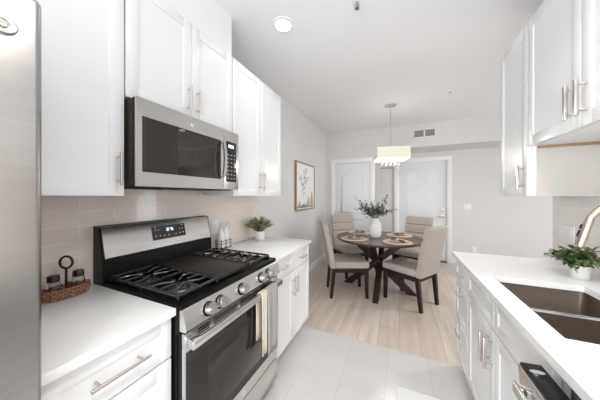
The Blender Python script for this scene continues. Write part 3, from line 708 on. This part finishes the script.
# ---------------- place settings ----------------
def onz(u, v, z=.766):
    cs, sn = math.cos(YAW), math.sin(YAW); a = (u-300)/222; k = (z-1.372)/(-(v-196)/222)
    return (a*cs-sn)*k, (a*sn+cs)*k
PS = [((-.575, 3.26), 'near left', 20), ((-.62, 3.72), 'far left', -40), ((-.02, 3.26), 'near right', 140), ((.05, 3.72), 'far right', 230)]
PS = [(TC.x-.30, TC.y-.29, 30), (TC.x-.30, TC.y+.27, -40), (TC.x+.27, TC.y-.29, 140), (TC.x+.29, TC.y+.28, 235)]
PL = ['nearest the front left chair', 'nearest the back left chair', 'nearest the front right chair', 'nearest the back right chair']
def make_setting():
    b = BM(); lathe(b, [(0, 0), (.182, 0), (.187, .003), (.182, .006), (0, .005)], (0, 0, .7605), 48)
    for r in (.05, .08, .11, .14, .17): tube(b, [(r*math.cos(k*math.pi/18), r*math.sin(k*math.pi/18), .766) for k in range(36)], .0018, 5, closed=True)
    m = obj('placemat', b, 'placemat')
    b = BM(); lathe(b, [(0, 0), (.07, 0), (.085, .004), (.118, .014), (.120, .016), (.112, .015), (.08, .008), (0, .006)], (0, 0, .7685), 48); p = obj('plate', b, 'plate')
    t = thing('napkin', '', 'napkin', (0, 0, .776))
    b = BM(); g = []
    for s in (-1, 1):     # knotted napkin: two fanned lobes
        rows = []
        for i in range(7):
            u = i/6; w = .010+.030*u; x = s*(.012+.070*u)
            rows.append([b.verts.new((x, w*q, .785+.012*(1-u)+.010*math.sin(q*7+i)*u+.004*u)) for q in (-1, -.6, -.2, .2, .6, 1)])
        for A, B in zip(rows, rows[1:]):
            for k in range(5): b.faces.new((A[k], A[k+1], B[k+1], B[k]))
    n = obj('cloth', b, 'napkin', t, True); n.modifiers.new('s', 'SOLIDIFY').thickness = .006
    b = BM(); tube(b, [(.0, .017*math.cos(k*math.pi/8), .797+.014*math.sin(k*math.pi/8)) for k in range(16)], .0055, 8, closed=True); obj('napkin_ring', b, 'napw', t)
    return m, p, t
s0 = make_setting()
for i, (x, y, a) in enumerate(PS):
    tr = s0 if i == 0 else [copy_tree(q) for q in s0]
    for q, kind, cat, g in zip(tr, ('round woven placemat on the dining table', 'brown stoneware plate on a placemat', 'dark linen napkin in a pale ring on a plate'), ('placemat', 'plate', 'napkin'), ('woven placemats on the dining table', 'plates on the dining table', 'napkins on the dining table')):
        q.location = (x, y, q.location.z); q.rotation_euler = (0, 0, math.radians(a)); tag(q, kind+', '+PL[i], cat, g)

# ---------------- vase with branches ----------------
vc = (-.325, 3.49, .7605)
t = thing('vase', 'white ribbed ceramic vase on the dining table, filled with green branches', 'vase', vc)
b = BM(); lathe(b, [(0, 0), (.066, 0), (.076, .012), (.084, .06), (.088, .14), (.082, .195), (.060, .235), (.044, .255), (.042, .275), (.046, .282), (.040, .282), (.036, .26), (0, .24)], vc, 72, wob=lambda a: 1+.018*math.cos(a*24)); obj('body', b, 'ceramic', t)
t = thing('branch_bouquet', 'leafy green eucalyptus branches standing in the white vase', 'branches', (vc[0], vc[1], 1.04))
bs, bl = BM(), BM(); rnd.seed(5)
# directions in the camera-facing plane plus depth
for i in range(34):
    side_ = rnd.uniform(-.85, .85); dep = rnd.uniform(-1, 1); h = .20-.06*abs(side_)+rnd.uniform(-.10, .04)
    if i < 10: side_ = (-1, -.95, -.75, .65, .80, 1.0, -.5, .45, -.6, .7)[i]; h = (.33, .17, .25, .33, .26, .14, .26, .28, .08, .10)[i]-.02; dep *= .4
    rx = Vector((.913, .407, 0)); ry = Vector((-.407, .913, 0))
    p0 = Vector((vc[0], vc[1], vc[2]+.245))+rx*side_*.012+ry*dep*.012
    p3 = Vector((vc[0], vc[1], vc[2]+.265))+rx*(side_*.27-.02)+ry*dep*.20+Vector((0, 0, h+.015))
    p1 = p0+Vector((0, 0, .10))+rx*side_*.06
    f = lambda s: p0*(1-s)**2+p1*2*s*(1-s)+p3*s*s
    tube(bs, [f(s/6) for s in range(7)], [.0026-.0003*s for s in range(7)], 5)
    n = 9
    for j in range(n):
        s = .40+.60*(j+1)/n; p = f(s); d = (f(min(1, s+.05))-f(s-.05)).normalized()
        for q in (1, -1):
            dd_ = d*.35+(rx*rnd.uniform(-1, 1)+ry*rnd.uniform(-1, 1)+Vector((0, 0, rnd.uniform(-.8, .9))))*.9
            leaf(bl, p+dd_*.008, dd_, rnd.uniform(.034, .052), rnd.uniform(.020, .030), curl=rnd.uniform(-.1, .3))
obj('stems', bs, 'stem', t); obj('leaves', bl, 'leaf', t, True)

# ---------------- pendant ----------------
pc = Vector((-.114, 3.595, 0)); a = math.radians(14)
t = thing('pendant_light', 'rectangular cream shade pendant light with crystal drops over the dining table', 'light', (pc.x, pc.y, CEIL))
Rz = Matrix.Translation(pc) @ Matrix.Rotation(a, 4, 'Z')
def robj(name, b, m, par, smooth=False):
    bmesh.ops.transform(b, matrix=Rz, verts=b.verts); return obj(name, b, m, par, smooth)
hx, hy, zb, zt = .222, .195, 1.917, 2.070
b = BM()
for (x0, x1, y0, y1) in ((-hx, hx, -hy, -hy+.004), (-hx, hx, hy-.004, hy), (-hx, -hx+.004, -hy+.004, hy-.004), (hx-.004, hx, -hy+.004, hy-.004)): box(b, x0, x1, y0, y1, zb, zt)
sh = robj('shade', b, 'shade', t)
b = BM()
for z in (zb, zt):
    for (x0, x1, y0, y1) in ((-hx-.001, hx+.001, -hy-.001, -hy+.002), (-hx-.001, hx+.001, hy-.002, hy+.001), (-hx-.001, -hx+.002, -hy, hy), (hx-.002, hx+.001, -hy, hy)): box(b, x0, x1, y0, y1, z-.004, z+.004)
robj('shade_trim', b, 'shade', t)
b = BM(); box(b, -hx+.006, hx-.006, -hy+.006, hy-.006, zb+.004, zb+.009); robj('diffuser', b, 'diff', t)
b = BM(); tube(b, [(0, 0, zb+.01), (0, 0, CEIL-.02)], .006, 10); robj('rod', b, 'nickel', t)
b = BM(); box(b, -.075, .075, -.04, .04, CEIL-.024, CEIL-.0005, .004); robj('canopy', b, 'nickel', t)
for i in range(5):
    for j in range(3):
        x = -.12+.06*i; y = -.05+.05*j; L = .045+.02*((i+j) % 2)
        b = BM(); tube(b, [(x, y, zb+.004), (x, y, zb-L)], .0008, 5); lathe(b, [(0, .0), (.006, .008), (.006, .012), (0, .020)], (x, y, zb-L-.02), 6); robj('crystal_drop', b, 'crystal', t)
lp = bpy.data.lights.new('pendant_bulb', 'POINT'); lp.energy = 8; lp.color = (1, .96, .90); lp.shadow_soft_size = .08
lo = bpy.data.objects.new('pendant_bulb', lp); C.objects.link(lo); lo.location = (pc.x, pc.y, zb-.1)

# ---------------- ceiling fittings ----------------
for i, (x, y) in enumerate(CANS):
    t = thing('recessed_light', ['round recessed ceiling light glowing above the kitchen aisle', 'unseen recessed light added above the camera', 'unseen recessed light added behind the camera', 'unseen recessed light added over the dining area'][i], 'light', (x, y, CEIL), 'recessed ceiling lights')
    b = BM(); lathe(b, [(.062, -.010), (.085, -.006), (.088, 0), (.062, 0)], (x, y, CEIL-.0005), 40, cap=False); obj('trim_ring', b, 'trim', t)
    b = BM(); lathe(b, [(0, -.007), (.062, -.007), (.062, -.001), (0, -.001)], (x, y, CEIL-.0005), 40); obj('lens', b, 'can', t)
    a = area('recessed_light_beam', (x, y, CEIL-.012), (0, 0, 0), .12, .12, (1.0, 9, 8, 10)[i], (1, .975, .94), 'DISK'); a.data.spread = math.radians(120)
def onceil(u, v): return onz(u, v, CEIL)
x, y = onceil(357, 1)
t = thing('ceiling_sprinkler', 'small brass fire sprinkler at the top edge of the picture', 'sprinkler', (x, y, CEIL))
b = BM(); lathe(b, [(.03, 0), (.028, -.006), (0, -.007)], (x, y, CEIL-.0005), 20); obj('plate', b, 'trim', t)
b = BM(); tube(b, [(x, y, CEIL-.005), (x, y, CEIL-.03)], .007, 8); tube(b, [(x-.012, y, CEIL-.02), (x-.014, y, CEIL-.04), (x, y, CEIL-.05), (x+.014, y, CEIL-.04), (x+.012, y, CEIL-.02)], .0025, 6); lathe(b, [(.016, -.053), (.016, -.051), (0, -.050)], (x, y, CEIL), 12); obj('head', b, 'gold', t)
x, y = onceil(450, 91)
t = thing('ceiling_sprinkler', 'small white fire sprinkler on the dining ceiling', 'sprinkler', (x, y, CEIL))
b = BM(); lathe(b, [(.035, 0), (.033, -.006), (0, -.007)], (x, y, CEIL-.0005), 20); obj('plate', b, 'trim', t)
b = BM(); tube(b, [(x, y, CEIL-.005), (x, y, CEIL-.03)], .008, 8); obj('head', b, 'nickel', t)
# wall vent on the header
def ony(u, v, Y):
    cs, sn = math.cos(YAW), math.sin(YAW); a = (u-300)/222; k = Y/(a*sn+cs); return (a*cs-sn)*k, 1.372+k*(196-v)/222
x0, z1 = ony(413, 130, BY); x1, z0 = ony(436, 137, BY); z0 = z1-.165
t = thing('air_vent', 'rectangular white air vent with two dark grilles high on the wall', 'vent', ((x0+x1)/2, BY, (z0+z1)/2))
b = BM(); xm = (x0+x1)/2
for (a, c, e, f) in ((x0, x1, z0, z0+.02), (x0, x1, z1-.02, z1), (x0, x0+.02, z0, z1), (x1-.02, x1, z0, z1), (xm-.012, xm+.012, z0, z1)): box(b, a, c, BY-.01, BY-.0005, e, f, .002)
obj('frame', b, 'trim', t)
b = BM()
for (a, c) in ((x0+.02, xm-.012), (xm+.012, x1-.02)):
    box(b, a, c, BY-.003, BY-.001, z0+.02, z1-.02)
    for k in range(9):
        z = z0+.026+k*.0135; box(b, a, c, BY-.008, BY-.003, z, z+.004)
obj('louvers', b, 'vent', t)

# ---------------- wall plates ----------------
def plate(name, label, cat, c, w, h, axis, sgn, kind, n):
    """axis 'x': on a wall facing +-x ; 'y' facing -y"""
    t = thing(name, label, cat, c)
    def bx(a0, a1, z0, z1, d0, d1, bev=0):
        b = BM()
        if axis == 'x':
            xa, xb = sorted((c[0]+sgn*d0, c[0]+sgn*d1)); box(b, xa, xb, c[1]+a0, c[1]+a1, c[2]+z0, c[2]+z1, bev)
        else: box(b, c[0]+a0, c[0]+a1, c[1]-d1, c[1]-d0, c[2]+z0, c[2]+z1, bev)
        return b
    obj('cover_plate', bx(-w/2, w/2, -h/2, h/2, .0005, .006, .0015), 'plastic', t)
    for i in range(n):
        a = (i-(n-1)/2)*.046
        if kind == 's' or (kind == 'm' and i == 0): obj('switch', bx(a-.016, a+.016, -.033, .033, .006, .010, .001), 'trim', t)
        else:
            for dz in (-.018, .018): obj('socket', bx(a-.014, a+.014, dz-.013, dz+.013, .006, .008, .001), 'trim', t)
x, z = ony(467.3, 207, DY); plate('light_switch', 'white double light switch on the wall right of the entry door', 'switch', (x, DY, z), .125, .115, 'y', -1, 's', 2)
x, z = ony(474, 250, DY); plate('wall_outlet', 'white outlet low on the far wall, just above the sink counter end', 'outlet', (x, DY, z), .075, .115, 'y', -1, 'o', 1)
plate('wall_outlet', 'wide white switch and outlet plate on the tiles behind the faucet', 'outlet', (RW-.008, 2.12, 1.115), .165, .115, 'x', -1, 'm', 3)
plate('wall_outlet', 'white outlet on the left tiles behind the two bottles', 'outlet', (LW+.008, 1.468, 1.10), .075, .115, 'x', 1, 'o', 1)

# ---------------- framed art ----------------
t = thing('framed_art', 'tall oak-framed botanical print hanging on the left dining wall', 'picture', (LW, 3.5, 1.14))
y0, y1, z0, z1, dp = 3.10, 3.91, 1.14, 1.925, .035
b = BM(); X = LW+.0008
for (a, c, e, f) in ((y0, y1, z0, z0+.018), (y0, y1, z1-.018, z1), (y0, y0+.018, z0+.018, z1-.018), (y1-.018, y1, z0+.018, z1-.018)): box(b, X, X+dp, a, c, e, f, .001)
obj('frame', b, 'fwood', t)
b = BM(); box(b, X, X+.024, y0+.016, y1-.016, z0+.016, z1-.016); pp = obj('print', b, 'paper', t)
rnd.seed(3)
b = BM(); XX = X+.0245
def blot(b, y, z, ry, rz, th=.0008):
    pts = [(y+ry*math.cos(k*math.pi/6), z+rz*math.sin(k*math.pi/6)) for k in range(12)]; prism(b, pts, XX, XX+th, 'x')
for (a, c, e, f) in ((3.38, 1.32, 3.42, 1.78), (3.40, 1.5, 3.60, 1.70), (3.38, 1.45, 3.28, 1.72), (3.42, 1.6, 3.52, 1.82)):
    tube(b, [(XX, a, c), (XX, (a+e)/2+.01, (c+f)/2), (XX, e, f)], .0016, 5)
    for k in range(12):
        u = rnd.uniform(.2, 1); blot(b, a+(e-a)*u+rnd.uniform(-.05, .05), c+(f-c)*u+rnd.uniform(-.03, .03), rnd.uniform(.006, .018), rnd.uniform(.006, .016))
obj('leaf_drawing', b, 'ink', pp)
b = BM()
for (y, z, w, h) in ((3.24, 1.23, .05, .06), (3.62, 1.26, .06, .10), (3.78, 1.30, .07, .15), (3.5, 1.215, .04, .045)):
    pts = [(y-w*.7, z-h+.02), (y+w*.7, z-h+.02), (y+w, z-.1*h), (y+w*.5, z+.6*h), (y+w*.3, z+h), (y-w*.3, z+h), (y-w*.5, z+.6*h), (y-w, z-.1*h)]; prism(b, pts, XX, XX+.0006, 'x')
obj('vase_drawing', b, 'artb', pp)
b = BM()
prism(b, [(3.15, 1.18), (3.86, 1.18)]+[(3.86-.71*k/24, 1.215+rnd.uniform(-.02, .05)) for k in range(25)], XX, XX+.0004, 'x')
obj('shade_drawing', b, 'ink', pp)

# ---------------- counter things ----------------
# basket caddy with two jars
bc = (-1.385, .490); ea, eb = .042, .082
t = thing('wicker_basket', 'oval brown wicker basket with a bronze ring handle on the counter beside the range', 'basket', (bc[0], bc[1], .9145))
b = BM(); NR, NK = 8, 64
def oval(k, f): a = 2*math.pi*k/NK; return bc[0]+ea*f*math.cos(a), bc[1]+eb*f*math.sin(a)
rows = []
for i in range(NR+1):
    z = .915+.044*i/NR; f = .88+.12*i/NR
    rows.append([b.verts.new((*oval(k, f*(1+.022*math.sin(k*math.pi*.5+(i % 2)*math.pi))), z)) for k in range(NK)])
inn = [[b.verts.new((*oval(k, .80+.1*q), .9205+.039*q)) for k in range(NK)] for q in (0, 1)]
for A, B in list(zip(rows, rows[1:]))+[(rows[-1], inn[1]), (inn[1], inn[0])]:
    for k in range(NK): b.faces.new((A[k], A[(k+1) % NK], B[(k+1) % NK], B[k]))
b.faces.new(rows[0]); b.faces.new(inn[0]); bmesh.ops.recalc_face_normals(b, faces=b.faces)
for zz, ff in ((.960, .99), (.951, 1.0), (.942, .975), (.933, .95), (.923, .925)):
    pts = [(*oval(k, ff*1.01), zz+.0022*math.sin(k*math.pi/2+(1 if int(zz*1000) % 24 else 0)*math.pi)) for k in range(NK)]; tube(b, pts, .0044, 6, closed=True)
obj('weave', b, 'wicker', t)
b = BM(); tube(b, [(bc[0], bc[1], .922), (bc[0], bc[1], 1.045)], .005, 10); lathe(b, [(0, 0), (.016, 0), (.016, .003), (.008, .008)], (bc[0], bc[1], .9215), 20)
cs, sn = .80, .60
tube(b, [(bc[0]+.024*math.cos(k*math.pi/14)*.8, bc[1]+.024*math.cos(k*math.pi/14)*.6, 1.070+.027*math.sin(k*math.pi/14)) for k in range(28)], .0048, 10, closed=True)
obj('ring_handle', b, 'bronze', t)
for i, y in enumerate((.449, .532)):
    c = (bc[0], y, .922)
    t = thing('spice_jar', ['glass spice jar with dark lid in the basket, nearer the refrigerator', 'glass spice jar with dark lid in the basket, nearer the range'][i], 'jar', c, 'spice jars in the wicker basket')
    b = BM(); lathe(b, [(0, 0), (.019, 0), (.022, .004), (.022, .064), (.0185, .074), (.0185, .088), (.016, .088), (.016, .074), (.0195, .062), (.0195, .006), (0, .004)], c, 28); j = obj('glass', b, 'jar', t)
    b = BM(); lathe(b, [(0, 0), (.0185, 0), (.0185, .032), (0, .034)], (c[0], c[1], c[2]+.0065), 24); obj('contents', b, 'spice', t)
    b = BM(); lathe(b, [(.0195, .074), (.021, .076), (.021, .080), (.0205, .081), (.0205, .097), (.0185, .100), (0, .101)], c, 28); obj('lid', b, 'bronze', t)
# bottle rack
rc = (-1.405, 1.505); w = .118; dpt = .062
t = thing('wire_bottle_rack', 'black wire rack holding two white bottles on the left counter', 'rack', (rc[0], rc[1], .9145))
b = BM(); x0, x1, ya, yb = rc[0]-dpt/2, rc[0]+dpt/2, rc[1]-w/2, rc[1]+w/2
for z in (.922, .962, .985): tube(b, [(x0, ya, z), (x1, ya, z), (x1, yb, z), (x0, yb, z)], .0022, 6, closed=True)
for (x, y) in ((x0, ya), (x1, ya), (x1, yb), (x0, yb), (x1, rc[1]), (x0, rc[1])): tube(b, [(x, y, .9145), (x, y, .992)], .0022, 6); lathe(b, [(0, 0), (.004, .004), (0, .008)], (x, y, .99), 8)
tube(b, [(x0, rc[1], .922), (x1, rc[1], .922)], .0022, 6)
obj('frame', b, 'bronze', t)
for i, y in enumerate((rc[1]-.0295, rc[1]+.0295)):
    c = (rc[0], y, .9245)
    t = thing('cruet_bottle', ['white ceramic cruet bottle in the wire rack, nearer the range', 'white ceramic cruet bottle in the wire rack, farther from the range'][i], 'bottle', c, 'white bottles in the wire rack')
    b = BM(); lathe(b, [(0, 0), (.025, 0), (.0285, .004), (.0285, .105), (.025, .128), (.013, .150), (.0115, .168), (.0135, .171), (.0135, .176), (0, .177)], c, 24); obj('body', b, 'ceramic', t)
    b = BM(); tube(b, [(c[0], c[1], c[2]+.176), (c[0], c[1], c[2]+.192), (c[0]+.004, c[1]+.004, c[2]+.208), (c[0]+.010, c[1]+.010, c[2]+.222)], [.0085, .005, .004, .003], 8); obj('pour_spout', b, 'chrome', t)
# thin white rectangle lying on the floor
b = BM(); box(b, -.012, .41, .55, 1.745, .0005, .008, .003); tag(obj('floor_slab', b, 'mat'), 'thin white slab on the floor in front of the sink cabinets', 'mat')
